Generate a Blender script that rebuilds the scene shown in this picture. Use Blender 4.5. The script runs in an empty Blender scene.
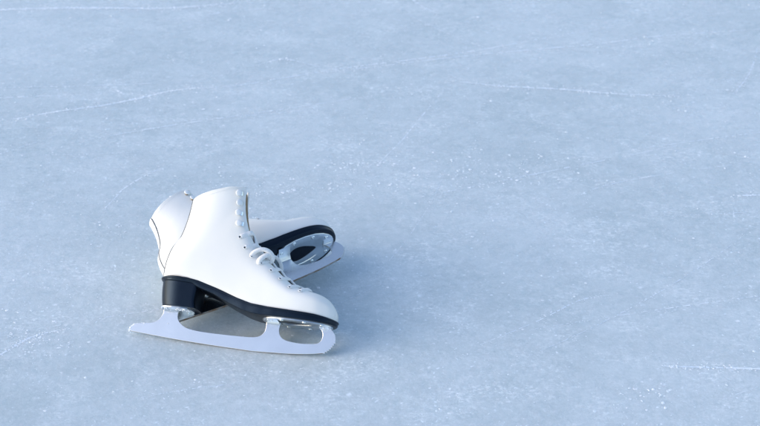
import bpy, bmesh, math, random
from mathutils import Vector, Matrix
random.seed(7)
R = math.radians
scene = bpy.context.scene
col = scene.collection

# ------------------------------------------------------------------ camera
cam_d = bpy.data.cameras.new('camera'); cam = bpy.data.objects.new('camera', cam_d); col.objects.link(cam)
cam.location = (0.22290761, -1.87223878, 1.40268818)
cam.rotation_euler = (R(90 - 32), 0, 0)
cam_d.sensor_width = 36; cam_d.lens = 75.7895
cam_d.clip_start = 0.05; cam_d.clip_end = 500
cam_d.dof.use_dof = True; cam_d.dof.focus_distance = 2.33; cam_d.dof.aperture_fstop = 8.0
scene.camera = cam

# ------------------------------------------------------------------ sky and sun
SUN_EL, SUN_AZ = 26.0, -100.0          # azimuth measured from +y towards +x; light comes from the left
w = bpy.data.worlds.new('World'); scene.world = w; w.use_nodes = True
nt = w.node_tree; nt.nodes.clear()
sky = nt.nodes.new('ShaderNodeTexSky'); sky.sky_type = 'NISHITA'; sky.sun_disc = False
sky.sun_elevation = R(SUN_EL); sky.sun_rotation = R(SUN_AZ)
sky.air_density = 1.0; sky.dust_density = 1.5; sky.ozone_density = 1.0
bg = nt.nodes.new('ShaderNodeBackground'); bg.inputs['Strength'].default_value = 0.15
wo = nt.nodes.new('ShaderNodeOutputWorld')
nt.links.new(sky.outputs[0], bg.inputs[0]); nt.links.new(bg.outputs[0], wo.inputs[0])
sl = bpy.data.lights.new('sun', 'SUN'); sl.energy = 0.50; sl.angle = R(52); sl.color = (1.0, 0.99, 0.975)
sun = bpy.data.objects.new('sun', sl); col.objects.link(sun)
az = R(SUN_AZ); el = R(SUN_EL)
sd = Vector((math.sin(az) * math.cos(el), math.cos(az) * math.cos(el), math.sin(el)))
sun.rotation_euler = sd.to_track_quat('Z', 'Y').to_euler()
scene.view_settings.view_transform = 'Standard'; scene.view_settings.look = 'None'
scene.view_settings.exposure = 0.98; scene.view_settings.gamma = 1.0

# ------------------------------------------------------------------ helpers
def mat(name):
    m = bpy.data.materials.new(name); m.use_nodes = True
    n = m.node_tree; b = n.nodes['Principled BSDF']
    return m, n, b
def noise(n, scale, detail=3, rough=0.5, dim='Object', stretch=None):
    tc = n.nodes.new('ShaderNodeTexCoord'); t = n.nodes.new('ShaderNodeTexNoise')
    t.inputs['Scale'].default_value = scale; t.inputs['Detail'].default_value = detail
    t.inputs['Roughness'].default_value = rough
    src = tc.outputs[dim]
    if stretch:
        mp = n.nodes.new('ShaderNodeMapping'); mp.inputs['Scale'].default_value = stretch[:3]
        mp.inputs['Rotation'].default_value = (0, 0, stretch[3] if len(stretch) > 3 else 0)
        n.links.new(src, mp.inputs[0]); src = mp.outputs[0]
    n.links.new(src, t.inputs['Vector'])
    return t
def ramp(n, fac, stops):
    r = n.nodes.new('ShaderNodeValToRGB'); n.links.new(fac, r.inputs[0])
    e = r.color_ramp.elements
    e[0].position, e[0].color = stops[0][0], (*stops[0][1], 1)
    e[1].position, e[1].color = stops[1][0], (*stops[1][1], 1)
    for p, c in stops[2:]:
        x = e.new(p); x.color = (*c, 1)
    return r
def bump(n, b, h, strength, dist):
    bp = n.nodes.new('ShaderNodeBump'); bp.inputs['Strength'].default_value = strength
    bp.inputs['Distance'].default_value = dist
    n.links.new(h, bp.inputs['Height']); n.links.new(bp.outputs[0], b.inputs['Normal']); return bp
def math_(n, op, a, b_, clamp=False):
    m = n.nodes.new('ShaderNodeMath'); m.operation = op; m.use_clamp = clamp
    for i, v in enumerate((a, b_)):
        if isinstance(v, (int, float)): m.inputs[i].default_value = v
        elif v is not None: n.links.new(v, m.inputs[i])
    return m.outputs[0]
def mix(n, fac, a, b_):
    m = n.nodes.new('ShaderNodeMix'); m.data_type = 'RGBA'
    if isinstance(fac, (int, float)): m.inputs[0].default_value = fac
    else: n.links.new(fac, m.inputs[0])
    for i, v in ((6, a), (7, b_)):
        if isinstance(v, tuple): m.inputs[i].default_value = (*v, 1)
        else: n.links.new(v, m.inputs[i])
    return m.outputs[2]

# leather
def leather(name, c1, c2, rough, spec=0.5, bstr=0.25, scale=55):
    m, n, b = mat(name)
    a = noise(n, 9, 4); r = ramp(n, a.outputs[0], [(0.35, c1), (0.65, c2)])
    n.links.new(r.outputs[0], b.inputs['Base Color'])
    b.inputs['Specular IOR Level'].default_value = spec
    g = noise(n, scale, 6, 0.65)
    rr = math_(n, 'MULTIPLY_ADD', g.outputs[0], 0.18); rr.node.inputs[2].default_value = rough - 0.09
    n.links.new(rr, b.inputs['Roughness'])
    v = n.nodes.new('ShaderNodeTexVoronoi'); v.inputs['Scale'].default_value = 900
    tc = n.nodes.new('ShaderNodeTexCoord'); n.links.new(tc.outputs['Object'], v.inputs['Vector'])
    h = math_(n, 'MULTIPLY_ADD', v.outputs[0], 0.08); n.links.new(g.outputs[0], h.node.inputs[2])
    dn = noise(n, 16, 3, 0.5); h = math_(n, 'ADD', h, math_(n, 'MULTIPLY', dn.outputs[0], 1.6))     # shallow dents of worn leather
    bump(n, b, h, bstr, 0.0012)
    return m
M_white = leather('white_leather', (0.745, 0.74, 0.715), (0.80, 0.795, 0.77), 0.55, 0.28)
M_lining = leather('tan_lining', (0.20, 0.135, 0.075), (0.30, 0.21, 0.12), 0.7, 0.2)
M_sole = leather('black_sole', (0.0015, 0.0028, 0.006), (0.003, 0.005, 0.010), 0.33, 0.36, 0.25, 70)
M_back = leather('backstay_leather', (0.73, 0.725, 0.70), (0.79, 0.785, 0.76), 0.52, 0.30)
M_sole.node_tree.nodes['Principled BSDF'].inputs['Specular Tint'].default_value = (0.45, 0.68, 1.0, 1)
def metal(name, c, rough, bstr=0.05, scale=(1, 1, 1), brush=True):
    m, n, b = mat(name)
    b.inputs['Metallic'].default_value = 1
    a = noise(n, 30, 4); r = ramp(n, a.outputs[0], [(0.3, tuple(x * 0.93 for x in c)), (0.7, c)])
    n.links.new(r.outputs[0], b.inputs['Base Color'])
    g = noise(n, 160, 4, 0.6, stretch=(1, 1, 14, 0) if brush else None)
    rr = math_(n, 'MULTIPLY_ADD', g.outputs[0], 0.12); rr.node.inputs[2].default_value = rough - 0.06
    n.links.new(rr, b.inputs['Roughness']); bump(n, b, g.outputs[0], bstr, 0.0006)
    return m
M_blade = metal('satin_steel', (0.93, 0.915, 0.89), 0.24, 0.08)
M_plate = metal('polished_steel', (0.74, 0.79, 0.84), 0.30, 0.04, brush=False)
M_screw = metal('screw_steel', (0.85, 0.9, 0.9), 0.16, 0.03, brush=False)
m, n, b = mat('ground_edge'); M_edge = m
a = noise(n, 60, 5, 0.7); r = ramp(n, a.outputs[0], [(0.40, (0.42, 0.40, 0.38)), (0.62, (0.30, 0.17, 0.08))])
n.links.new(r.outputs[0], b.inputs['Base Color']); b.inputs['Metallic'].default_value = 0.5; b.inputs['Roughness'].default_value = 0.5
m, n, b = mat('white_lace'); M_lace = m
g = noise(n, 700, 2, stretch=(1, 1, 1)); r = ramp(n, g.outputs[0], [(0.3, (0.68, 0.68, 0.68)), (0.6, (0.80, 0.80, 0.79))])
n.links.new(r.outputs[0], b.inputs['Base Color']); b.inputs['Roughness'].default_value = 0.75; bump(n, b, g.outputs[0], 0.5, 0.0006)
m, n, b = mat('white_enamel'); M_enamel = m
b.inputs['Base Color'].default_value = (0.74, 0.76, 0.77, 1); b.inputs['Roughness'].default_value = 0.38
g = noise(n, 200, 2); bump(n, b, g.outputs[0], 0.05, 0.0004)
m, n, b = mat('brass'); M_brass = m
g = noise(n, 120, 3); r = ramp(n, g.outputs[0], [(0.3, (0.16, 0.11, 0.06)), (0.7, (0.32, 0.24, 0.14))])
n.links.new(r.outputs[0], b.inputs['Base Color']); b.inputs['Metallic'].default_value = 0.7; b.inputs['Roughness'].default_value = 0.4
m, n, b = mat('hole_dark'); M_hole = m
g = noise(n, 100, 2); r = ramp(n, g.outputs[0], [(0.3, (0.01, 0.01, 0.012)), (0.7, (0.02, 0.018, 0.016))])
n.links.new(r.outputs[0], b.inputs['Base Color']); b.inputs['Roughness'].default_value = 0.8
m, n, b = mat('stitch_thread'); M_thread = m
g = noise(n, 300, 2); r = ramp(n, g.outputs[0], [(0.3, (0.60, 0.61, 0.62)), (0.7, (0.70, 0.71, 0.72))])
n.links.new(r.outputs[0], b.inputs['Base Color']); b.inputs['Roughness'].default_value = 0.7
m, n, b = mat('backstay_dark_grey'); M_dark_edge = m
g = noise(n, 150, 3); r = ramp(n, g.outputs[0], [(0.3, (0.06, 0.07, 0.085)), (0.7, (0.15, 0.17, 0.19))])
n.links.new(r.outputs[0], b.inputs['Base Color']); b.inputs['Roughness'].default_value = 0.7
m, n, b = mat('snow'); M_snow = m
g = noise(n, 400, 3); r = ramp(n, g.outputs[0], [(0.3, (0.80, 0.84, 0.90)), (0.7, (0.90, 0.92, 0.95))])
n.links.new(r.outputs[0], b.inputs['Base Color']); b.inputs['Roughness'].default_value = 0.6
b.inputs['Subsurface Weight'].default_value = 0.0; bump(n, b, g.outputs[0], 0.5, 0.001)

m, n, b = mat('ice_chip'); M_chip = m
g = noise(n, 300, 3); r = ramp(n, g.outputs[0], [(0.3, (0.66, 0.73, 0.78)), (0.7, (0.80, 0.85, 0.88))])
n.links.new(r.outputs[0], b.inputs['Base Color']); b.inputs['Roughness'].default_value = 0.55
# frosted scratch lines: snow with gaps
m, n, b = mat('scratch_frost'); M_frost = m
b.inputs['Base Color'].default_value = (0.84, 0.88, 0.94, 1); b.inputs['Roughness'].default_value = 0.6
g = noise(n, 170, 5, 0.75); g2 = noise(n, 14, 3)
s = math_(n, 'MULTIPLY', g.outputs[0], g2.outputs[0])
r = ramp(n, s, [(0.20, (0, 0, 0)), (0.38, (0.8, 0.8, 0.8))])
fr = mix(n, r.outputs[0], (0.66, 0.74, 0.82), (0.88, 0.92, 0.95)); n.links.new(fr, b.inputs['Base Color'])

# rink ice
m, n, b = mat('rink_ice'); M_ice = m
big = noise(n, 2.3, 5, 0.62); mid = noise(n, 16, 6, 0.68, stretch=(1.0, 1.1, 1, R(15)))
mot = noise(n, 75, 4, 0.62, stretch=(1.0, 0.9, 1, 0)); fine = noise(n, 230, 4, 0.7, stretch=(1.0, 0.8, 1, 0)); pm = noise(n, 4.2, 4, 0.6)
def sat(sock, lo, hi, amount):
    return math_(n, 'MULTIPLY', ramp(n, sock, [(lo, (0, 0, 0)), (hi, (1, 1, 1))]).outputs[0], amount)
c0 = mix(n, sat(big.outputs[0], 0.38, 0.62, 1.0), (0.462, 0.535, 0.566), (0.540, 0.606, 0.640))
c0 = mix(n, sat(mid.outputs[0], 0.40, 0.74, 0.50), c0, (0.615, 0.685, 0.725))
c0 = mix(n, sat(mot.outputs[0], 0.50, 0.30, 0.0), c0, (0.34, 0.46, 0.58)) if False else c0
c1 = mix(n, math_(n, 'MULTIPLY', ramp(n, mot.outputs[0], [(0.34, (1, 1, 1)), (0.50, (0, 0, 0))]).outputs[0], 0.22), c0, (0.34, 0.45, 0.49))
c1 = mix(n, sat(mot.outputs[0], 0.55, 0.72, 0.45), c1, (0.68, 0.74, 0.78))
f1 = ramp(n, fine.outputs[0], [(0.54, (0, 0, 0)), (0.70, (1, 1, 1))]).outputs[0]
pk = ramp(n, pm.outputs[0], [(0.40, (0.45, 0.45, 0.45)), (0.56, (1, 1, 1))]).outputs[0]
c2 = mix(n, math_(n, 'MULTIPLY', math_(n, 'MULTIPLY', f1, pk), 0.42, True), c1, (0.80, 0.86, 0.93))
fd = ramp(n, fine.outputs[0], [(0.30, (1, 1, 1)), (0.46, (0, 0, 0))]).outputs[0]
c3 = mix(n, math_(n, 'MULTIPLY', fd, 0.22), c2, (0.24, 0.34, 0.40))
# scuffed, powdery patches
sc1 = noise(n, 7.5, 6, 0.72, stretch=(1.0, 1.5, 1, R(14))); sc2 = noise(n, 120, 5, 0.8, stretch=(1.0, 1.5, 1, R(14)))
sf = math_(n, 'MULTIPLY', sat(sc1.outputs[0], 0.50, 0.64, 1.0), sat(sc2.outputs[0], 0.48, 0.62, 1.0))
c3 = mix(n, math_(n, 'MULTIPLY', sf, 0.75, True), c3, (0.80, 0.85, 0.88))
# bubbles frozen in the ice, two sizes
wv = noise(n, 90, 2); tcv = n.nodes.new('ShaderNodeTexCoord')
va = n.nodes.new('ShaderNodeVectorMath'); va.operation = 'MULTIPLY_ADD'; va.inputs[1].default_value = (0.012, 0.012, 0.0)
n.links.new(wv.outputs[1], va.inputs[0]); n.links.new(tcv.outputs['Object'], va.inputs[2])
for sc_, sz_, cut, gain, am in ((38, 0.50, 0.33, 7.0, 0.9), (80, 0.50, 0.27, 7.0, 0.9), (150, 0.60, 0.30, 7.0, 0.9)):
    vo = n.nodes.new('ShaderNodeTexVoronoi'); vo.inputs['Scale'].default_value = sc_; n.links.new(va.outputs[0], vo.inputs['Vector'])
    sc = n.nodes.new('ShaderNodeSeparateColor'); n.links.new(vo.outputs['Color'], sc.inputs[0])
    d = math_(n, 'SUBTRACT', math_(n, 'SUBTRACT', math_(n, 'MULTIPLY', sc.outputs[0], sz_), cut), vo.outputs['Distance'])
    dots = math_(n, 'MULTIPLY', math_(n, 'MULTIPLY', d, gain, True), pk)
    c3 = mix(n, math_(n, 'MULTIPLY', dots, am, True), c3, (0.82, 0.88, 0.94))
n.links.new(c3, b.inputs['Base Color'])
rr = math_(n, 'MULTIPLY_ADD', mid.outputs[0], 0.30); rr.node.inputs[2].default_value = 0.13
n.links.new(rr, b.inputs['Roughness']); b.inputs['IOR'].default_value = 1.38
b.inputs['Subsurface Weight'].default_value = 0.28; b.inputs['Subsurface Radius'].default_value = (0.6, 0.85, 1.0); b.inputs['Subsurface Scale'].default_value = 0.03
hh = math_(n, 'ADD', math_(n, 'MULTIPLY', fine.outputs[0], 0.5), math_(n, 'MULTIPLY', mot.outputs[0], 0.8))
bump(n, b, hh, 0.22, 0.003)

def link(name, me, mats, parent=None, smooth=True):
    o = bpy.data.objects.new(name, me); col.objects.link(o)
    for mm_ in (mats if isinstance(mats, (list, tuple)) else [mats]): me.materials.append(mm_)
    if smooth:
        for p in me.polygons: p.use_smooth = True
    if parent: o.parent = parent
    return o
def from_bm(name, bm, mats, parent=None, smooth=True, auto=None, recalc=True, outward=None):
    if recalc: bmesh.ops.recalc_face_normals(bm, faces=bm.faces)
    if outward:                                    # open shells: make a known face look the right way
        pt, dr = outward; bm.normal_update()
        f = min(bm.faces, key=lambda f_: (f_.calc_center_median() - pt).length)
        if f.normal.dot(dr) < 0: bmesh.ops.reverse_faces(bm, faces=bm.faces)
    if auto:
        for e in bm.edges:
            if len(e.link_faces) == 2 and e.calc_face_angle(0) > R(auto): e.smooth = False
    me = bpy.data.meshes.new(name); bm.to_mesh(me); bm.free()
    return link(name, me, mats, parent, smooth)
def crom(pts, per):
    """Catmull-Rom through tuples of any length"""
    out = []; N = len(pts)
    for i in range(N - 1):
        p0 = pts[max(i - 1, 0)]; p1 = pts[i]; p2 = pts[i + 1]; p3 = pts[min(i + 2, N - 1)]
        for k in range(per):
            t = k / per
            out.append(tuple(0.5 * (2 * b_ + (c_ - a_) * t + (2 * a_ - 5 * b_ + 4 * c_ - d_) * t * t + (3 * b_ - a_ - 3 * c_ + d_) * t ** 3)
                             for a_, b_, c_, d_ in zip(p0, p1, p2, p3)))
    out.append(tuple(pts[-1])); return out
def interp(x, xs, ys):
    if x <= xs[0]: return ys[0]
    for i in range(1, len(xs)):
        if x <= xs[i]:
            t = (x - xs[i - 1]) / (xs[i] - xs[i - 1]); return ys[i - 1] + t * (ys[i] - ys[i - 1])
    return ys[-1]
def V(*a): return Vector(a) * 0.001           # millimetres
def tube(bm, pts, rw, rh, normals, seg=8, matidx=0):
    """flattened tube; rw across, rh along the given normals (metres)"""
    rings = []; n_ = len(pts)
    for i, p in enumerate(pts):
        t = (pts[min(i + 1, n_ - 1)] - pts[max(i - 1, 0)]).normalized()
        nn = normals[i]; nn = (nn - t * nn.dot(t)).normalized(); s_ = t.cross(nn)
        f = 1.0 if 0 < i < n_ - 1 else 0.35
        rings.append([bm.verts.new(p + s_ * (math.cos(a_) * rw * f) + nn * (math.sin(a_) * rh * f)) for a_ in [2 * math.pi * k / seg for k in range(seg)]])
    for a_, b_ in zip(rings, rings[1:]):
        for k in range(seg): bm.faces.new((a_[k], a_[(k + 1) % seg], b_[(k + 1) % seg], b_[k])).material_index = matidx
    bm.faces.new(rings[0]).material_index = matidx; bm.faces.new(rings[-1][::-1]).material_index = matidx
def lathe(bm, org, axis, prof, seg=14, matidx=0):
    """prof = [(radius, height)] metres, first and last may be radius 0"""
    q = axis.to_track_quat('Z', 'Y'); rings = []
    for r_, h in prof:
        if r_ < 1e-7: rings.append([bm.verts.new(org + q @ Vector((0, 0, h)))])
        else: rings.append([bm.verts.new(org + q @ Vector((r_ * math.cos(a_), r_ * math.sin(a_), h))) for a_ in [2 * math.pi * k / seg for k in range(seg)]])
    for a_, b_ in zip(rings, rings[1:]):
        for k in range(seg):
            k2 = (k + 1) % seg
            f = [a_[k % len(a_)], a_[k2 % len(a_)], b_[k2 % len(b_)], b_[k % len(b_)]]
            u_ = []
            for v_ in f:
                if v_ not in u_: u_.append(v_)
            if len(u_) > 2: bm.faces.new(u_).material_index = matidx

# ------------------------------------------------------------------ the ice
SCR = {
 'A': ([(-0.80, 1.13), (-0.566, 1.168), (-0.443, 1.178), (-0.339, 1.178), (-0.214, 1.178), (-0.081, 1.202)], 1.3),
 'B': ([(-0.444, 0.696), (-0.367, 0.727), (-0.296, 0.747), (-0.226, 0.778), (-0.182, 0.802), (-0.127, 0.819)], 1.0),
 'B2': ([(-0.127, 0.819), (-0.043, 0.831), (0.126, 0.893), (0.223, 0.921), (0.331, 0.952), (0.431, 0.985), (0.658, 1.072), (1.014, 1.178)], 0.62),
 'C': ([(0.10, 0.88), (0.223, 0.911), (0.429, 0.963), (0.651, 1.007), (0.786, 1.044), (0.993, 1.077), (1.4, 1.15)], 0.6),
 'D': ([(0.356, 0.851), (0.450, 0.827), (0.563, 0.814), (0.674, 0.794), (0.785, 0.786)], 0.9),
 'E': ([(-0.018, 0.915), (0.018, 0.936), (0.037, 0.941), (0.067, 0.928), (0.107, 0.906)], 0.7),
 'F': ([(0.20, 1.36), (0.282, 1.233), (0.317, 1.178), (0.345, 1.148)], 0.6),
 'G': ([(0.970, 0.989), (0.947, 0.915), (0.919, 0.851), (0.886, 0.794)], 0.6),
 'H': ([(0.219, 0.533), (0.259, 0.611), (0.281, 0.663), (0.356, 0.843)], 0.4),
 'I': ([(-0.237, 0.382), (-0.222, 0.420), (-0.210, 0.453), (-0.173, 0.503), (-0.150, 0.520)], 0.6),
 'J': ([(0.629, -0.042), (0.667, -0.044), (0.710, -0.046), (0.774, -0.049), (0.86, -0.056)], 0.85),
 'K': ([(0.369, 0.009), (0.462, 0.071), (0.519, 0.117), (0.551, 0.131), (0.572, 0.136)], 0.4),
 'L': ([(-0.70, 0.75), (-0.497, 0.778), (-0.349, 0.790)], 0.5),
 'L2': ([(-0.70, 0.80), (-0.505, 0.819), (-0.365, 0.827), (-0.139, 0.843)], 0.4),
 'M': ([(-0.329, 0.608), (-0.175, 0.666), (-0.016, 0.716), (0.204, 0.786)], 0.5),
 'N': ([(0.664, 0.582), (0.794, 0.618), (0.916, 0.648), (1.2, 0.71)], 0.4),
 'N2': ([(0.290, 0.423), (0.393, 0.462), (0.508, 0.506), (0.755, 0.600)], 0.4),
 'O': ([(0.820, 0.427), (0.866, 0.430)], 0.9),
 'P': ([(0.056, 1.178), (0.223, 1.134), (0.345, 1.095), (0.534, 1.168)], 0.3),
 'Q': ([(-0.42, -0.12), (-0.328, -0.016), (-0.292, 0.026), (-0.251, 0.046)], 0.8),
 'R': ([(0.525, 0.414), (0.651, 0.479), (0.895, 0.547)], 0.25),
 'T': ([(-0.228, 1.119), (-0.088, 1.158), (0.118, 1.207)], 0.4),
}
def build_ice():
    bm = bmesh.new()
    S = 20.0
    vs = [bm.verts.new((x, y, 0)) for x, y in ((-S, -S), (S, -S), (S, S), (-S, S))]
    bm.faces.new(vs)
    rnd = random.Random(3)
    lines = list(SCR.values())
    for i in range(95):                                   # fainter strokes all over the rink
        x, y = rnd.uniform(-1.6, 2.0), rnd.uniform(-0.6, 2.6); a_ = rnd.gauss(R(14), R(16)) if rnd.random() < .75 else rnd.uniform(0, 3.1)
        L = rnd.uniform(0.15, 0.7); cv = rnd.gauss(0, 0.6); p = []
        for k in range(7):
            p.append((x, y)); x += math.cos(a_) * L / 6; y += math.sin(a_) * L / 6; a_ += cv * L / 6
        lines.append((p, rnd.uniform(0.08, 0.30)))
    zi = 0.00012
    for pts, s in lines:
        zi += 0.000002
        q = crom(pts, 26)
        ph = rnd.uniform(0, 10)
        prev = None
        for i, p in enumerate(q):
            a_ = q[max(i - 1, 0)]; b_ = q[min(i + 1, len(q) - 1)]
            t = Vector((b_[0] - a_[0], b_[1] - a_[1], 0)).normalized(); nn = Vector((-t.y, t.x, 0))
            f = i / (len(q) - 1); wd = (0.0006 + 0.0026 * s) * (0.3 + 0.7 * math.sin(math.pi * min(max(f, 0.02), 0.98))) * (0.75 + 0.5 * math.sin(ph + i * 0.9) * rnd.random())
            P = Vector((p[0], p[1], zi))
            cur = (bm.verts.new(P + nn * wd), bm.verts.new(P - nn * wd * 0.8))
            on = rnd.random() < 0.34 + 0.6 * s
            if prev and on: bm.faces.new((prev[1], cur[1], cur[0], prev[0])).material_index = 1
            prev = cur
        # shavings thrown up beside the stroke
        Ltot = sum((Vector(b_) - Vector(a_)).length for a_, b_ in zip(q, q[1:]))
        for k in range(int(Ltot * 620 * s)):
            i = rnd.randrange(len(q) - 1); f = rnd.random(); a_, b_ = Vector(q[i]), Vector(q[i + 1])
            P = a_.lerp(b_, f); P = (P.x + rnd.gauss(0, 0.004) + rnd.gauss(0, 0.004) * s, P.y + rnd.choice((0.4, 1, 2)) * rnd.gauss(0, 0.0045))
            flake(bm, P[0], P[1], rnd.uniform(0.0004, 0.0018) * (0.7 + 0.6 * s), rnd, 2 if rnd.random() > 0.55 * s else 3, st=.6)
    o = from_bm('ice', bm, [M_ice, M_frost, M_chip, M_snow], smooth=False, recalc=False)
    o['kind'] = 'structure'
    return o
def flake(bm, x, y, r_, rnd, mi=0, z=0.0, st=1.0):
    k = rnd.choice((5, 6, 7)); a0 = rnd.uniform(0, 6.28); an = rnd.uniform(0, 3.14); el_ = rnd.uniform(0.45, 1.0)
    ring = []
    for i in range(k):
        a_ = a0 + i * 6.283 / k; rr_ = r_ * rnd.uniform(0.6, 1.15)
        px, py = rr_ * math.cos(a_), rr_ * el_ * math.sin(a_)
        ring.append(bm.verts.new((x + px * math.cos(an) - py * math.sin(an), y + px * math.sin(an) + py * math.cos(an), z + 0.0001)))
    top = bm.verts.new((x + rnd.uniform(-.3, .3) * r_, y + rnd.uniform(-.3, .3) * r_, z + r_ * rnd.uniform(0.25, 0.6) * st))
    for i in range(k): bm.faces.new((ring[i], ring[(i + 1) % k], top)).material_index = mi
build_ice()

# ------------------------------------------------------------------ the skate, local mm: x to the toe, y to one side, z up from the running edge
# control slices: bottom x,z ; top x,z ; half width at bottom, middle ; throat half gap ; bow ; exponent
SL = [
 (155, 57, 155, 60, 1, 2, 0, 0, 2),
 (153.5, 55.5, 154, 67, 10, 12, 0, 1.5, 2),
 (151, 55.5, 150.5, 75, 17, 19, 0, 2, 2.1),
 (146, 56, 144, 83, 23, 26, 0, 2, 2.2),
 (138, 57, 135, 89, 29, 32, 0, 0, 2.3),
 (127, 57.7, 124, 92.5, 34, 36.5, 0.5, 0, 2.3),
 (111, 58.2, 107, 95.5, 38, 40, 6, 0, 2.3),
 (92, 58.6, 88, 99.5, 39, 41, 6.5, 0, 2.3),
 (72, 59.4, 69, 112.5, 38, 40, 6.5, 0, 2.25),
 (50, 60.8, 50, 127.5, 36, 38.5, 6.5, 0, 2.25),
 (26, 64, 33, 139.5, 33, 36.5, 6.5, 0, 2.3),
 (4, 71.5, 20, 154.5, 31, 35, 8, 0, 2.35),
 (-22, 80.5, 9, 171.5, 30, 35, 9, 0, 2.4),
 (-52, 87.5, 3, 185.5, 29, 35, 9, 1, 2.5),
 (-82, 90.5, -0.5, 196, 28, 35.5, 9, 1, 2.5),
 (-101, 90, -2.3, 203.5, 20, 35.5, 9, 1, 2.5),
 (-109, 91, -3.2, 209, 8, 35.5, 9, 1.5, 2.5),
 (-111, 104, -4, 214, 1.5, 35.5, 9, 1.5, 2.5),
 (-110.5, 118, -4.6, 219, 0.5, 35.5, 9, 1.5, 2.5),
 (-106.5, 135, -5, 225, 0.3, 35.5, 9, 2, 2.5),
 (-97.5, 150, -5.3, 229.5, 0.3, 35.5, 9, 3, 2.5),
 (-92, 169, -5.5, 233, 0.3, 35.5, 9, 3, 2.5),
 (-88.5, 190, -5.7, 236, 0.3, 35.5, 9, 2.5, 2.5),
 (-87, 212, -6, 238.5, 0.3, 35.5, 9, 1.5, 2.5),
]
NP_ = 46
def slice_pts(s):
    bx, bz, tx, tz, wb, W, g, bow, ex = s
    wb = max(wb, 0.0); g = max(g, 0.0)
    out = []; dx, dz = tx - bx, tz - bz; L = math.hypot(dx, dz); nx, nz = (-dz / L, dx / L) if L > 0 else (0, 0)
    if nz < 0: nx, nz = -nx, -nz
    for j in range(NP_ + 1):
        u = (1 - math.cos(math.pi * j / NP_)) / 2
        a_ = abs(2 * u - 1); S = max(0.0, 1 - a_ ** ex) ** (1 / ex)
        base = wb if u < 0.5 else g
        y = base + (W - base) * S
        bb = bow * 4 * u * (1 - u)
        out.append((bx + dx * u + nx * bb, y, bz + dz * u + nz * bb))
    return out
SLI = crom(SL, 6)
def seg_dist(p, line):
    best = 1e9
    for (ax, az_), (bx, bz) in zip(line, line[1:]):
        dx, dz = bx - ax, bz - az_; L2 = dx * dx + dz * dz or 1e-9
        t_ = min(1, max(0, ((p[0] - ax) * dx + (p[2] - az_) * dz) / L2))
        best = min(best, math.hypot(p[0] - ax - dx * t_, p[2] - az_ - dz * t_))
    return best
def make_grid(near, squash=0.0):
    """half shell with y >= 0; the near facing lies flatter and wider open than the far one"""
    sl_ = []
    for s_ in SLI:
        s_ = list(s_); z = s_[3]; k = min(1, max(0, (z - 150) / 25.0))
        if near:
            s_[6] = interp(z, [96, 112, 128, 140, 155, 172, 240], [6.5, 8.5, 11, 14, 17, 21, 22]) if s_[6] > 3 else s_[6]
            s_[2] += 2.0 * k
        else: s_[2] -= 1.5 * k
        sl_.append(s_)
    G = [slice_pts(s_) for s_ in sl_]
    BACK = [(r_[0][0], r_[0][2]) for r_ in G[15 * 6:]]; BACK.append((BACK[-1][0] + 4, BACK[-1][1] + 40))
    FRONT = [(r_[-1][0], r_[-1][2]) for r_ in G[9 * 6:]]; FRONT.append((FRONT[-1][0] - 2, FRONT[-1][1] + 40))
    for i in range(14 * 6, len(G)):            # shaft: width follows the distance from the back seam and from the facing
        wgt = min(1, (i - 14 * 6) / 18.0); wgt = wgt * wgt * (3 - 2 * wgt)
        for j in range(len(G[i])):
            p = G[i][j]; W_ = 35.5; g_ = sl_[i][6]
            tb = min(1, seg_dist(p, BACK) / 42.0); tf = min(1, seg_dist(p, FRONT) / 34.0)
            yb = (1 - (1 - tb) ** 2.2) ** (1 / 1.9)
            yf = g_ + (W_ - g_) * ((1 - (1 - tf) ** 2.1) if near else (1 - (1 - tf) ** 2.5) ** (1 / 2.2))
            G[i][j] = (p[0], p[1] * (1 - wgt) + max(0.3, yb * yf) * wgt, p[2])
    for _ in range(90):                       # even out the side surface
        G2 = [list(r_) for r_ in G]
        for i in range(12, len(G) - 1):
            for j in range(3, NP_ - 1):
                a_ = G[i][j]; y = 0.5 * a_[1] + 0.25 * (G[i - 1][j][1] + G[i + 1][j][1])
                if i > 84 and 12 < j < NP_ - 8: y = 0.6 * y + 0.2 * (G[i][j - 1][1] + G[i][j + 1][1])
                G2[i][j] = (a_[0], y, a_[2])
        G = G2
    if squash:
        for r_ in G:
            for j, p in enumerate(r_):
                k = min(1, max(0, (p[2] - 125) / 85.0)); k = k * k * (3 - 2 * k)
                r_[j] = (p[0] + 3.0 * k * max(0.0, min(1.0, (-40 - p[0]) / 40)), p[1] * (1 - squash * k), p[2])
    return G
GRIDS_UP = {-1: make_grid(True), 1: make_grid(False)}
GRIDS_DOWN = {-1: make_grid(True, 0.29), 1: make_grid(False, 0.2)}
GRIDS = GRIDS_UP
def surf(x, z, sgn):
    """point and outward normal (as if on the +y side) at side-view x,z"""
    G = GRIDS[sgn]; best = None
    for i, r_ in enumerate(G):
        for j in range(3, NP_ + 1):
            p = r_[j]; d_ = (p[0] - x) ** 2 + (p[2] - z) ** 2
            if best is None or d_ < best[0]: best = (d_, i, j)
    _, i, j = best
    i2, j2 = min(i + 1, len(G) - 1), min(j + 1, NP_)
    i1, j1 = i2 - 1, j2 - 1
    p = Vector(G[i][j]); du = Vector(G[i2][j1]) - Vector(G[i1][j1]); dv = Vector(G[i1][j2]) - Vector(G[i1][j1])
    nn = du.cross(dv).normalized()
    if nn.y < 0: nn = -nn
    y = p.y - (nn.x * (x - p.x) + nn.z * (z - p.z)) / max(nn.y, 0.3)
    return Vector((x, y, z)), nn
OUTX = [-112, -111, -108, -103, -95, -82, -60, -30, 0, 25, 48, 70, 92, 112, 128, 139, 146.5, 151.5, 154.8, 156.2]
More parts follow.
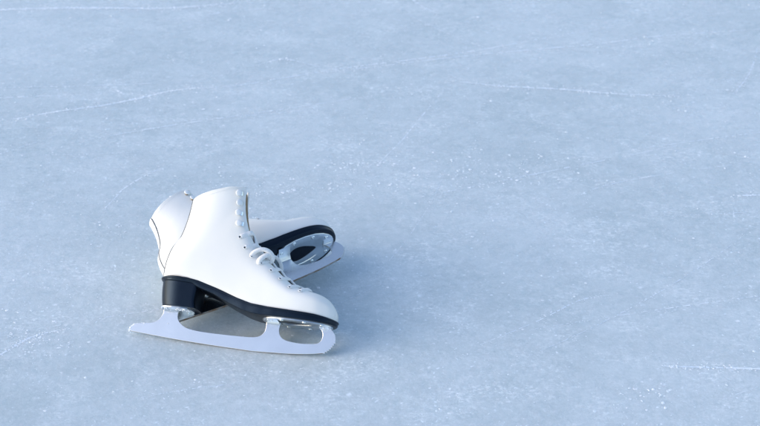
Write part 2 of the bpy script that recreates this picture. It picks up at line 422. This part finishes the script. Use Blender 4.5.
OUTW = [0, 7, 14.5, 20.5, 25.5, 28.5, 29.5, 30, 31, 34, 37, 39.2, 40.3, 39, 35.5, 30.5, 25, 18.5, 10.5, 0]
def out_w(x):
    if x < -76: return 29.5 * max(0, 1 - ((-76 - x) / 36.0) ** 2.35) ** (1 / 2.1)
    if x > 88: return 40.3 * max(0, 1 - ((x - 88) / 68.2) ** 2.45) ** (1 / 2.0)
    k = [(-76, 29.5), (-40, 29.6), (-5, 30.6), (25, 34.0), (48, 37.0), (70, 39.4), (88, 40.3)]
    for i in range(1, len(k)):
        if x <= k[i][0]:
            t = (x - k[i - 1][0]) / (k[i][0] - k[i - 1][0]); t = t * t * (3 - 2 * t) * .5 + t * .5
            return k[i - 1][1] + t * (k[i][1] - k[i - 1][1])
def zj(x): return interp(x, [-112, -91, -71, -51, -31, -11, 10, 33, 58, 93, 127, 156], [91.2, 92.4, 91.8, 88.8, 83.2, 77.0, 69.5, 63.2, 60.5, 58.8, 58.0, 55.8])
def zb(x): return interp(x, [-112, -60, -51, -25, 0, 21, 36, 50, 62, 150, 157], [86.5, 84.5, 79.5, 71.5, 60.5, 52.5, 49.3, 48.2, 48, 48, 49])
def loop_pts(xs, wf, n_=90):
    """closed outline, rounded ends, as list of (x, y) going -y side toe->heel then +y"""
    a_, b_ = xs
    X = [(a_ + b_) / 2 + (b_ - a_) / 2 * math.cos(math.pi * k / n_) for k in range(n_ + 1)]
    return [(x, -wf(x)) for x in X] + [(x, wf(x)) for x in X[-2:0:-1]]
def offset_loop(P, d_):
    out = []; N = len(P)
    for i in range(N):
        p, q, r_ = Vector(P[i - 1]), Vector(P[i]), Vector(P[(i + 1) % N])
        t = (r_ - p); t = t.normalized() if t.length > 1e-9 else Vector((0, 1))
        nn = Vector((t.y, -t.x)); c_ = Vector((20, 0)) if False else None
        out.append((q + (-nn) * d_))
    return out
def slab(bm, P, prof, flip=1):
    """prof: list of (offset, zfunc). P outline symmetric as in loop_pts; caps joined across"""
    rings = []
    for off, zf in prof:
        Q = offset_loop(P, off * flip)
        rings.append([bm.verts.new(V(q.x, q.y, zf(min(max(q.x, -112), 156)))) for q in Q])
    N = len(P)
    for a_, b_ in zip(rings, rings[1:]):
        for k in range(N): bm.faces.new((a_[k], a_[(k + 1) % N], b_[(k + 1) % N], b_[k]))
    for r_ in (rings[0], rings[-1]):
        h = N // 2
        for k in range(h):
            f = [r_[k], r_[k + 1], r_[(N - k - 1) % N], r_[(N - k) % N]]; u_ = []
            for v_ in f:
                if v_ not in u_: u_.append(v_)
            if len(u_) > 2: bm.faces.new(u_)
    return rings

EYE = [(1.7, 160.3), (11.5, 145.0), (23.4, 133.6), (38.4, 124.7), (54.6, 115.5), (70, 104.5), (86.0, 93.5), (102.0, 89.8)]
HOOK = [(-13, 226.0), (-10.5, 211.4), (-8.2, 195.5), (-4.3, 179.4)]

def screw(name, parent, p, axis, r_=3.0):
    bm = bmesh.new()
    lathe(bm, p, axis, [(0, 0), (r_ * .001, 0), (r_ * .001, .0004), (r_ * .00075, .0014), (r_ * .0005, .0017), (r_ * .00035, .0012), (0, .0012)], 12)
    return from_bm(name, bm, M_screw, parent)

def make_skate(label, grids, bow_on):
    global GRIDS
    GRIDS = grids
    t = bpy.data.objects.new('figure_skate', None); col.objects.link(t)
    t['label'] = label; t['category'] = 'ice skate'; t['group'] = 'pair of white figure skates'
    # ---- boot upper
    bm = bmesh.new()
    for sgn in (-1, 1):
        vg = []; GRID = GRIDS[sgn]
        for r_ in GRID:
            row = [bm.verts.new(V(r_[0][0], 0, r_[0][2]))]
            row += [bm.verts.new(V(p[0], sgn * p[1], p[2])) for p in r_]
            vg.append(row)
        for a_, b_ in zip(vg, vg[1:]):
            for k in range(len(a_) - 1):
                f = (a_[k], a_[k + 1], b_[k + 1], b_[k]); bm.faces.new(f if sgn > 0 else f[::-1])
    bmesh.ops.remove_doubles(bm, verts=bm.verts, dist=0.00045)
    bmesh.ops.dissolve_degenerate(bm, edges=bm.edges, dist=1e-6)
    upper = from_bm('upper', bm, [M_white, M_lining], t, outward=(V(-40, -36, 150), Vector((0, -1, 0))))
    so = upper.modifiers.new('thickness', 'SOLIDIFY'); so.thickness = 0.0028; so.offset = -1; so.material_offset = 1; so.material_offset_rim = 0
    # ---- stitching along collar and facing
    bm = bmesh.new()
    for sgn in (-1, 1):
        line = []; GRID = GRIDS[sgn]
        for j in range(4, NP_ - 1): line.append(Vector(GRID[-1][j]).lerp(Vector(GRID[-7][j]), 0.42))
        for i in range(len(GRID) - 4, 34, -1):
            a_, b_ = Vector(GRID[i][NP_]), Vector(GRID[i][NP_ - 6]); line.append(a_ + (b_ - a_).normalized() * 3.2)
        acc = 0; last = line[0]
        for p in line[1:]:
            seg_ = (p - last); L = seg_.length; d_ = 0
            while acc + (L - d_) >= 2.6:
                d_ += 2.6 - acc; acc = 0
                c_ = last + seg_ * (d_ / L); s_, nn = surf(c_.x, c_.z, sgn)
                tt = seg_.normalized() * 0.8
                q = [c_ - tt, c_, c_ + tt]
                pts = []
                for h, qq in zip((0.05, 0.3, 0.05), q):
                    pp = qq + nn * h; pts.append(V(pp.x, sgn * pp.y, pp.z))
                tube(bm, pts, 0.00028, 0.00022, [Vector((nn.x, sgn * nn.y, nn.z))] * 3, 4)
            acc += L - d_; last = p
    from_bm('stitching', bm, M_thread, upper)
    # ---- back strip from collar to heel
    bm = bmesh.new(); prev = None; GRID = GRIDS[1]; edgeL = []; edgeR = []
    for i in range(len(GRID) - 1, len(GRID) - 1 - 6 * 7, -1):
        r_ = GRID[i]; row = []
        pts = []
        for j in range(0, 14):
            p = Vector(r_[j])
            if p.y <= 7.0 or j < 2: pts.append(p)
        half = []
        # walk along the slice until the half width is 7 mm of arc
        acc = 0; half = [Vector((r_[0][0], 0, r_[0][2]))]; lastp = half[0]
        for p in r_[1:]:
            p = Vector(p); L = (p - lastp).length
            if acc + L > 10.5: half.append(lastp + (p - lastp) * ((10.5 - acc) / L)); break
            acc += L; half.append(p); lastp = p
        arc = [0]
        for a_, b_ in zip(half, half[1:]): arc.append(arc[-1] + (b_ - a_).length)
        K = 7; samp = []
        for k in range(K + 1):
            s_ = arc[-1] * k / K
            samp.append(Vector((interp(s_, arc, [h.x for h in half]), interp(s_, arc, [h.y for h in half]), interp(s_, arc, [h.z for h in half]))))
        row = []
        for k in range(-K, K + 1):
            p = samp[abs(k)]; out = Vector((-1.0, 0, -0.1)).lerp(Vector((0, 1, 0)), min(1, abs(k) / K * 0.9)).normalized()
            off = 1.3 if abs(k) < K else 0.0
            q = p + out * off; row.append(bm.verts.new(V(q.x, q.y if k >= 0 else -q.y, q.z)))
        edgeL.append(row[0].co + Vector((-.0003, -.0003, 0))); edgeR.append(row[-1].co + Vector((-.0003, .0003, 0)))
        if prev:
            for k in range(len(row) - 1): bm.faces.new((prev[k], prev[k + 1], row[k + 1], row[k]))
        prev = row
    bs = from_bm('backstay', bm, M_back, t, auto=35)
    for sgn in (-1, 1):  # thin dark-grey line along each side of the back strip
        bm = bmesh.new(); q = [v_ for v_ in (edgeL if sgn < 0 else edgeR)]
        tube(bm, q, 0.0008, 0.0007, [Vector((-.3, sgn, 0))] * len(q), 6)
        from_bm('dark_edge', bm, M_dark_edge, bs)
    # ---- tongue
    bm = bmesh.new(); prev = None
    for x, z in crom([(112, 87), (90, 93.5), (70, 107), (52, 121.5), (37, 133.5), (25, 146), (14.5, 160), (7.5, 174), (2, 189), (-2.5, 207), (-5, 221), (-7, 232)], 5):
        row = []
        hwid = interp(z, [90, 110, 150, 234], [16, 20, 22, 24]) * (1.0 if bow_on else 0.8)
        for k in range(-8, 9):
            f = k / 8; y = hwid * f; drop = 20 * f * f
            dirx = interp(z, [95, 125, 160, 234], [0.25, 0.55, 0.95, 1.0]); dirz = math.sqrt(max(0, 1 - dirx * dirx))
            row.append(bm.verts.new(V(x - dirx * drop, y, z - dirz * drop)))
        if prev:
            for k in range(16): bm.faces.new((prev[k], prev[k + 1], row[k + 1], row[k]))
        prev = row
    tg = from_bm('tongue', bm, M_lining, t, outward=(V(0, 0, 200), Vector((1, 0, 0))))
    so = tg.modifiers.new('thickness', 'SOLIDIFY'); so.thickness = 0.003; so.offset = -1
    # ---- sole with welt
    P = loop_pts((-112, 156.2), out_w, 120)
    bm = bmesh.new()
    slab(bm, P, [(-4.0, lambda x: zj(x) + 0.4), (0.3, lambda x: zj(x) + 0.6), (1.7, lambda x: zj(x) + 0.1), (2.2, lambda x: zj(x) - 1.0), (2.0, lambda x: zj(x) - 2.2), (1.1, lambda x: zj(x) - 2.9),
                 (1.0, lambda x: zb(x) + 1.2), (0.4, lambda x: zb(x) + 0.3), (-0.6, lambda x: zb(x))])
    from_bm('sole', bm, M_sole, t, auto=50)
    # ---- heel
    def hw(x):
        if x < -76: return 28.4 * max(0, 1 - ((-76 - x) / 35.0) ** 2.35) ** (1 / 2.1)
        return 28.4 * max(0, 1 - ((x + 76) / 26.0) ** 22) ** (1 / 2.0)
    P = loop_pts((-111, -50), hw, 60); bm = bmesh.new(); rings = []
    prof = [(0, 86.5), (0.05, 82), (0.1, 78), (0.16, 74), (0.35, 66), (0.62, 58), (0.9, 51.5), (1.0, 49.6), (1.12, 49)]
    for f, z in prof:
        s_ = 1 - 0.075 * f; cx_ = -82
        bend = 3.0 * f * (1 - 0)                    # whole block leans forward a little going down
        br = 2.2 * math.sin(math.pi * min(f, 1))      # concave breast
        rings.append([bm.verts.new(V((x - cx_) * s_ + cx_ + (bend if x < cx_ else bend) + (-br if x > -60 else 0), y * s_, z)) for x, y in P])
    N = len(P)
    for a_, b_ in zip(rings, rings[1:]):
        for k in range(N): bm.faces.new((a_[k], a_[(k + 1) % N], b_[(k + 1) % N], b_[k]))
    for r_ in (rings[0], rings[-1]):
        for k in range(N // 2):
            u_ = []
            for v_ in (r_[k], r_[k + 1], r_[(N - k - 1) % N], r_[(N - k) % N]):
                if v_ not in u_: u_.append(v_)
            if len(u_) > 2: bm.faces.new(u_)
    from_bm('heel', bm, M_sole, t, auto=50)
    # ---- blade
    run = crom([(-149.3, 8.9), (-104.9, 5.6), (-45, 2.3), (17.5, 0.4), (42, 0.0), (94.5, 2.4), (124, 5.6), (142, 8.8)], 6)
    teeth = []
    a0, b0 = Vector((142, 8.8)), Vector((157.3, 27.5)); nrm = Vector((b0.y - a0.y, -(b0.x - a0.x))).normalized(); NT = 7
    for k in range(NT):
        m0 = a0.lerp(b0, (k + 0.15) / NT) + nrm * 2.2 * 0; bul = 2.0 * math.sin(math.pi * (k + .5) / NT)
        m1 = a0.lerp(b0, (k + 0.55) / NT); m2 = a0.lerp(b0, (k + 0.98) / NT)
        teeth += [tuple(m0 + nrm * bul), tuple(m1 + nrm * (bul + 2.3)), tuple(m2 + nrm * (bul + 0.2))]
    front = crom([(157.6, 31), (156, 36.5), (152.5, 41.5), (148, 46.0)], 4)
    inn = crom([(131.0, 46.0), (135.8, 41), (138, 35), (137.3, 28), (133.8, 23.2), (128, 20.9), (109, 19.0), (95, 19.6), (83.5, 21.6), (76.5, 26), (73.4, 32.5), (73.0, 39), (74.3, 46)], 4)
    midt = crom([(52, 46), (53, 40.5), (52.2, 30.6), (46, 23.2), (35, 20.2), (17, 19.3), (-13.8, 18.9), (-36.5, 19.2), (-55, 20.6), (-68.4, 23.8), (-78.2, 31.6), (-81.1, 39.3), (-80.8, 47.5)], 4)
    tail = crom([(-103.6, 47.5), (-103.4, 39.8), (-108.9, 29.6), (-117, 24.7), (-127.6, 22.6), (-140.9, 20.3), (-147.5, 15.5), (-151.2, 10.7)], 4)
    poly = run + teeth + front + inn + midt + tail
    bm = bmesh.new(); th = 2.0
    fa = [bm.verts.new(V(x, -th, z)) for x, z in poly]; fb = [bm.verts.new(V(x, th, z)) for x, z in poly]
    bm.faces.new(fa); bm.faces.new(fb[::-1]); N = len(poly)
    for k in range(N):
        f = bm.faces.new((fa[k], fb[k], fb[(k + 1) % N], fa[(k + 1) % N]))
        if k < len(run) - 1: f.material_index = 1
    blade = from_bm('blade', bm, [M_blade, M_edge], t, smooth=False)
    bv = blade.modifiers.new('bevel', 'BEVEL'); bv.width = 0.0004; bv.segments = 2; bv.limit_method = 'ANGLE'; bv.angle_limit = R(40); bv.harden_normals = False
    # ---- plates
    def plate(name, x0, x1, wf, z, hole):
        n_ = 40; P = loop_pts((x0, x1), wf, n_); N = len(P)
        bm = bmesh.new()
        def ring(pts, zz): return [bm.verts.new(V(x, y, zz)) for x, y in pts]
        def joinr(a_, b_):
            for k in range(len(a_)): bm.faces.new((a_[k], a_[(k + 1) % N], b_[(k + 1) % N], b_[k]))
        cxp = (x0 + x1) / 2
        def inset(f): return [((x - cxp) * f[0] + cxp + f[2], y * f[1]) for x, y in P]
        loops = [(P, z + 2.0), (P, z + 0.4), (inset((.99, .985, 0)), z)]
        if hole:
            hx, hy, hc = hole
            H = loop_pts((-1, 1), lambda q: hy * math.sqrt(max(0, 1 - q * q)) * (1 - 0.5 * q), n_)
            HP = [(hc + q * hx, y) for q, y in H]
            def lp(f): return [(a_[0] * (1 - f) + b_[0] * f, a_[1] * (1 - f) + b_[1] * f) for a_, b_ in zip(inset((.99, .985, 0)), HP)]
            loops += [(lp(.50), z), (lp(.56), z + 0.9), (lp(.97), z + 0.9), (HP, z + 1.2), (HP, z + 2.0)]
            rs = [ring(*l) for l in loops]
            for a_, b_ in zip(rs, rs[1:]): joinr(a_, b_)
            joinr(rs[-1], rs[0])
        else:
            rs = [ring(*l) for l in loops]
            for a_, b_ in zip(rs, rs[1:]): joinr(a_, b_)
            for r_ in (rs[0], rs[-1]):
                for k in range(N // 2):
                    u_ = []
                    for v_ in (r_[k], r_[k + 1], r_[(N - k - 1) % N], r_[(N - k) % N]):
                        if v_ not in u_: u_.append(v_)
                    if len(u_) > 2: bm.faces.new(u_)
        return bm
    def gusset(bm, xa, xb, z, w_, h):
        for sg in (-1, 1):
            prof_ = [(2.1, z), (2.1, z - h), (3.6, z - h * 0.75), (w_ * .35, z - h * .3), (w_, z - 0.4), (w_, z)]
            L = [[bm.verts.new(V(x, sg * y, zz)) for y, zz in prof_] for x in (xa, xa + 1, xb - 1, xb)]
            for a_, b_ in zip(L, L[1:]):
                for k in range(len(a_)): bm.faces.new((a_[k], a_[(k + 1) % len(a_)], b_[(k + 1) % len(a_)], b_[k]))
            bm.faces.new(L[0]); bm.faces.new(L[-1][::-1])
    bm = plate('toe_plate', 47, 151, lambda x: interp(x, [47, 47.8, 50, 56, 66, 82, 100, 118, 132, 142, 148, 150.4, 151], [0, 8, 15, 23, 29.5, 33.5, 34, 31.5, 26, 19, 12, 5, 0]), 46.0, (24, 13.5, 96))
    gusset(bm, 53.5, 73, 46.0, 27, 4.0); gusset(bm, 132, 146, 46.0, 11, 2.5)
    tp = from_bm('toe_plate', bm, M_plate, t, auto=30)
    for x, y in ((58, 16.5), (80, 27.5), (113, 26), (137, 15.5)):
        for s_ in (-1, 1): screw('screw', tp, V(x, s_ * y, 46.05), Vector((0, 0, -1)), 3.2)
    bm = plate('heel_plate', -108, -58, lambda x: interp(x, [-108, -107, -104, -98, -88, -74, -64, -59, -58], [0, 7, 13, 18, 20.5, 21, 18.5, 10, 0]), 47.2, None)
    gusset(bm, -102.5, -82.5, 47.2, 15, 3.6)
    hp = from_bm('heel_plate', bm, M_plate, t, auto=30)
    for x, y in ((-97, 14.5), (-69, 13.5)):
        for s_ in (-1, 1): screw('screw', hp, V(x, s_ * y, 47.25), Vector((0, 0, -1)), 3.0)
    # ---- hooks
    for sgn in (-1, 1):
        for x, z in HOOK:
            p, nn = surf(x - (3.5 if sgn > 0 else 0), z, sgn); bm = bmesh.new()
            n3 = Vector((nn.x, nn.y * sgn, nn.z)); p3 = V(p.x, p.y * sgn, p.z)
            fwd = Vector((1, 0, 0.12)); fwd = (fwd - n3 * fwd.dot(n3)).normalized(); sd_ = n3.cross(fwd)
            # riveted base tab, bend and button
            pr = [(7.0, 0.0, 3.0), (7.0, 0.9, 3.0), (1.5, 1.0, 3.0), (0.0, 1.5, 2.6), (-0.6, 2.6, 2.4), (0.0, 3.8, 2.6)]
            rows = [[bm.verts.new(p3 + (fwd * a_ + n3 * h + sd_ * w_) * .001) for w_ in (-ww, -ww * .5, ww * .5, ww)] for a_, h, ww in pr]
            for a_, b_ in zip(rows, rows[1:]):
                for k in range(3): bm.faces.new((a_[k], a_[k + 1], b_[k + 1], b_[k])).material_index = 2
            lathe(bm, p3 + (n3 * 3.2 - fwd * 0.5) * .001, n3, [(0, -.0004), (.0034, -.0004), (.0047, .0001), (.0050, .0008), (.0046, .0015), (.0030, .0020), (0, .0022)], 18)
            lathe(bm, p3 + (n3 * 0.05 - fwd * 0.5) * .001, n3, [(.0026, 0), (.0020, .0012), (.0018, .0030)], 12, 1)
            from_bm('hook', bm, [M_enamel, M_brass, M_plate], t)
    # ---- eyelets
    EE = {}
    for sgn in (-1, 1):
        edge = [Vector(r_[NP_]) for r_ in GRIDS[sgn]]; EE[sgn] = []
        for x, z in EYE:
            x2 = x - (2 if sgn > 0 else 0)
            if not bow_on and sgn < 0: x2 += 2.0; z = z + 3.0
            p, nn = surf(x2, z, sgn); ed = min(edge, key=lambda e: (e.x - x - 6) ** 2 + (e.z - z - 5) ** 2)
            EE[sgn].append((p, nn, ed))
            bm = bmesh.new(); n3 = Vector((nn.x, nn.y * sgn, nn.z)); away = (p - ed).normalized() * 1.8
            q = p + away; p3 = V(q.x, q.y * sgn, q.z) + n3 * 0.0002
            lathe(bm, p3, n3, [(.0027, 0), (.0027, .0004), (.0023, .0008), (.0017, .0007), (.0014, .0002)], 16)
            lathe(bm, p3, n3, [(0, .0003), (.0015, .0003)], 12, 1)
            from_bm('eyelet', bm, [M_enamel, M_hole], t)
    # ---- lace
    bm = bmesh.new(); rl, rh_ = 0.0038, 0.0020
    for sgn in (-1, 1):
        E = EE[sgn]; EO = EE[-sgn]
        for i in range(len(E)):
            p, nn, ed = E[i]
            n3 = Vector((nn.x, nn.y, nn.z))
            j = i + 1 if i + 1 < len(E) else i
            up_ = Vector((0.45, 0, 0.9)) if i > 2 else Vector((0.9, 0, 0.35))
            lift = 1.8 if sgn < 0 else 3.6
            pts = [p + n3 * 0.3, p + n3 * 1.9 + (ed - p) * 0.25, p + (ed - p) * 0.65 + n3 * 2.4, ed + up_ * 2.8 + Vector((0, 1.2, 0))]
            cen = ed.copy(); cen.y = 0; pts.append(cen + up_ * lift)
            pj, nj, ej = EO[j]
            pts.append(Vector((ej.x, -ej.y + 1, ej.z)) + up_ * 0.8)
            q = crom([tuple(v_) for v_ in pts], 5)
            nrm_ = crom([tuple(n3), tuple(n3), tuple((n3 + up_).normalized()), tuple(up_ + Vector((0, .3, 0))), tuple(up_), tuple(up_)], 5)
            tube(bm, [V(a_[0], sgn * a_[1], a_[2]) for a_ in q], rl, rh_, [Vector((a_[0], sgn * a_[1], a_[2])) for a_ in nrm_], 10)
    if bow_on:
        # knot and one loop of the bow flopped over the near side
        L1 = [(22, -28, 131), (22, -31, 136), (28, -31, 142), (36, -29, 145.5), (44, -26, 144.5), (49.5, -21, 140), (50, -16, 134), (45, -12, 131), (40, -8, 133)]
        q = [Vector(a_) for a_ in crom(L1, 7)]
        tube(bm, [v_ * .001 for v_ in q], 0.0050, 0.0034, [Vector((v_.x - 37, -4, v_.z - 133)) for v_ in q], 10)
        L2 = [(34, -31, 122.5), (35, -33, 128), (39, -31, 134), (44, -26, 138.5), (46, -18, 137), (42, -10, 136)]
        q = [Vector(a_) for a_ in crom(L2, 7)]
        tube(bm, [v_ * .001 for v_ in q], 0.0044, 0.0036, [Vector((-.5, -1, .5))] * len(q), 10)
        L3 = [(36, 6, 140), (44, 14, 146), (52, 22, 142), (56, 28, 130), (50, 32, 118)]
        q = [Vector(a_) for a_ in crom(L3, 7)]
        tube(bm, [v_ * .001 for v_ in q], 0.0030, 0.0015, [Vector((.3, 1, .5))] * len(q), 10)
    from_bm('lace', bm, M_lace, t)
    return t

front = make_skate('white skate with tied lace standing on its blade in front of the other', GRIDS_UP, True)
front.matrix_world = Matrix(((0.9818881739794328, 0.13021918491827203, 0.13761750498594277, 0),
                             (-0.1894613781205423, 0.6748640750155557, 0.7132060476847231, 0),
                             (0.0, -0.7263617859803883, 0.6873125605336925, 0.0006), (0, 0, 0, 1)))
rear = make_skate('white skate lying on its side behind the upright one, toe plate showing', GRIDS_DOWN, False)
Rr = Matrix(((0.8542, -0.06337, -0.51607), (0.51667, 0.21477, 0.82881), (0.05832, -0.97461, 0.2162))).to_quaternion().to_matrix().to_4x4()
Rr.translation = Vector((0.0451145, 0.1041646, 0.0215816 + 0.003))
rear.matrix_world = Rr

# ------------------------------------------------------------------ loose snow on the ice and on the blade
def snow_crumbs():
    rnd = random.Random(11); bm = bmesh.new()
    cl = [(0.03, 0.45, .07, .030, 90), (0.17, 0.53, .03, .016, 40), (0.214, 0.53, .04, .014, 45), (0.257, 0.462, .09, .03, 70), (0.138, 0.462, .05, .02, 50),
          (0.378, 0.513, .10, .035, 110), (0.466, 0.53, .09, .03, 70), (-0.298, 0.021, .03, .025, 60), (-0.243, -0.004, .03, .02, 25), (0.587, -0.108, .03, .02, 40),
          (-0.295, 0.123, .04, .03, 30), (0.298, 0.81, .05, .02, 10), (-0.226, 0.782, .03, .012, 25), (-0.216, 0.32, .02, .014, 20), (0.02, 0.935, .03, .01, 14),
          (0.5, 0.8, .1, .03, 18), (0.7, 1.02, .1, .03, 18), (0.85, 0.56, .02, .01, 12), (0.8, 0.8, .06, .02, 12), (0.62, 0.9, .2, .1, 30), (-0.1, 0.72, .1, .05, 25)]
    for cx, cy, sx, sy, n_ in cl:
        for k in range(int(n_ * 1.6)):
            flake(bm, rnd.gauss(cx, sx), rnd.gauss(cy, sy), rnd.choice((0.7, 0.9, 1.2, 2.2)) * rnd.uniform(0.0005, 0.0018), rnd, rnd.choice((0, 1, 1)), st=.35)
    for k in range(5200):
        flake(bm, rnd.uniform(-1.0, 1.7), rnd.uniform(-0.5, 1.8), rnd.uniform(0.0005, 0.0013) * (1 + 2.6 * rnd.random() ** 7), rnd, rnd.choice((0, 1, 1, 1)), st=.5)
    mw = front.matrix_world
    def crumb(x, y, z, r_):
        c_ = mw @ V(x, y, z); r_ *= .001
        m_ = Matrix.Translation(c_) @ Matrix.Diagonal((r_ * rnd.uniform(.7, 1.3), r_ * rnd.uniform(.7, 1.3), r_ * rnd.uniform(.6, 1), 1))
        rv = bmesh.ops.create_icosphere(bm, subdivisions=1, radius=1, matrix=m_)
        for v_ in rv['verts']: v_.co += Vector((rnd.uniform(-.25, .25), rnd.uniform(-.25, .25), rnd.uniform(-.25, .25))) * r_
    for k in range(46):
        f = rnd.random(); x = -149.5 + 27 * f; z = interp(x, [-151, -147.5, -141, -127, -120], [10.7, 15.8, 20.4, 22.8, 24]) + rnd.uniform(-.4, .9)
        crumb(x, rnd.uniform(-2, 2), z, rnd.uniform(0.6, 1.9) * (1 - .5 * f))
    for k in range(10): crumb(rnd.gauss(-149.5, 1), rnd.uniform(-2.4, 1), rnd.gauss(10, 1), rnd.uniform(.6, 1.4))
    for k in range(44): crumb(rnd.choice((-100, -94, -76, -70, -66)) + rnd.gauss(0, 2.5), rnd.gauss(-14, 5), 46.3 + rnd.uniform(-1.2, .4), rnd.uniform(.5, 1.4))
    for k in range(16): crumb(rnd.gauss(59, 4), rnd.gauss(-19, 5), 45.4 + rnd.uniform(-1, .3), rnd.uniform(.4, 1.1))
    for k in range(12): crumb(rnd.gauss(138, 3), rnd.gauss(-7, 3), 45 + rnd.uniform(-1, .3), rnd.uniform(.4, 1.0))
    o = from_bm('snow_crumbs', bm, [M_snow, M_chip], smooth=False, recalc=False); o['kind'] = 'stuff'
    o['label'] = 'loose white snow crumbs scattered over the ice and caught on the front blade'; o['category'] = 'snow'
snow_crumbs()
bpy.context.view_layer.update()
for o in (front, rear):
    lo = min((c.matrix_world @ v.co).z for c in o.children for v in c.data.vertices); print('lowest', o.name, round(lo * 1000, 2), 'mm')
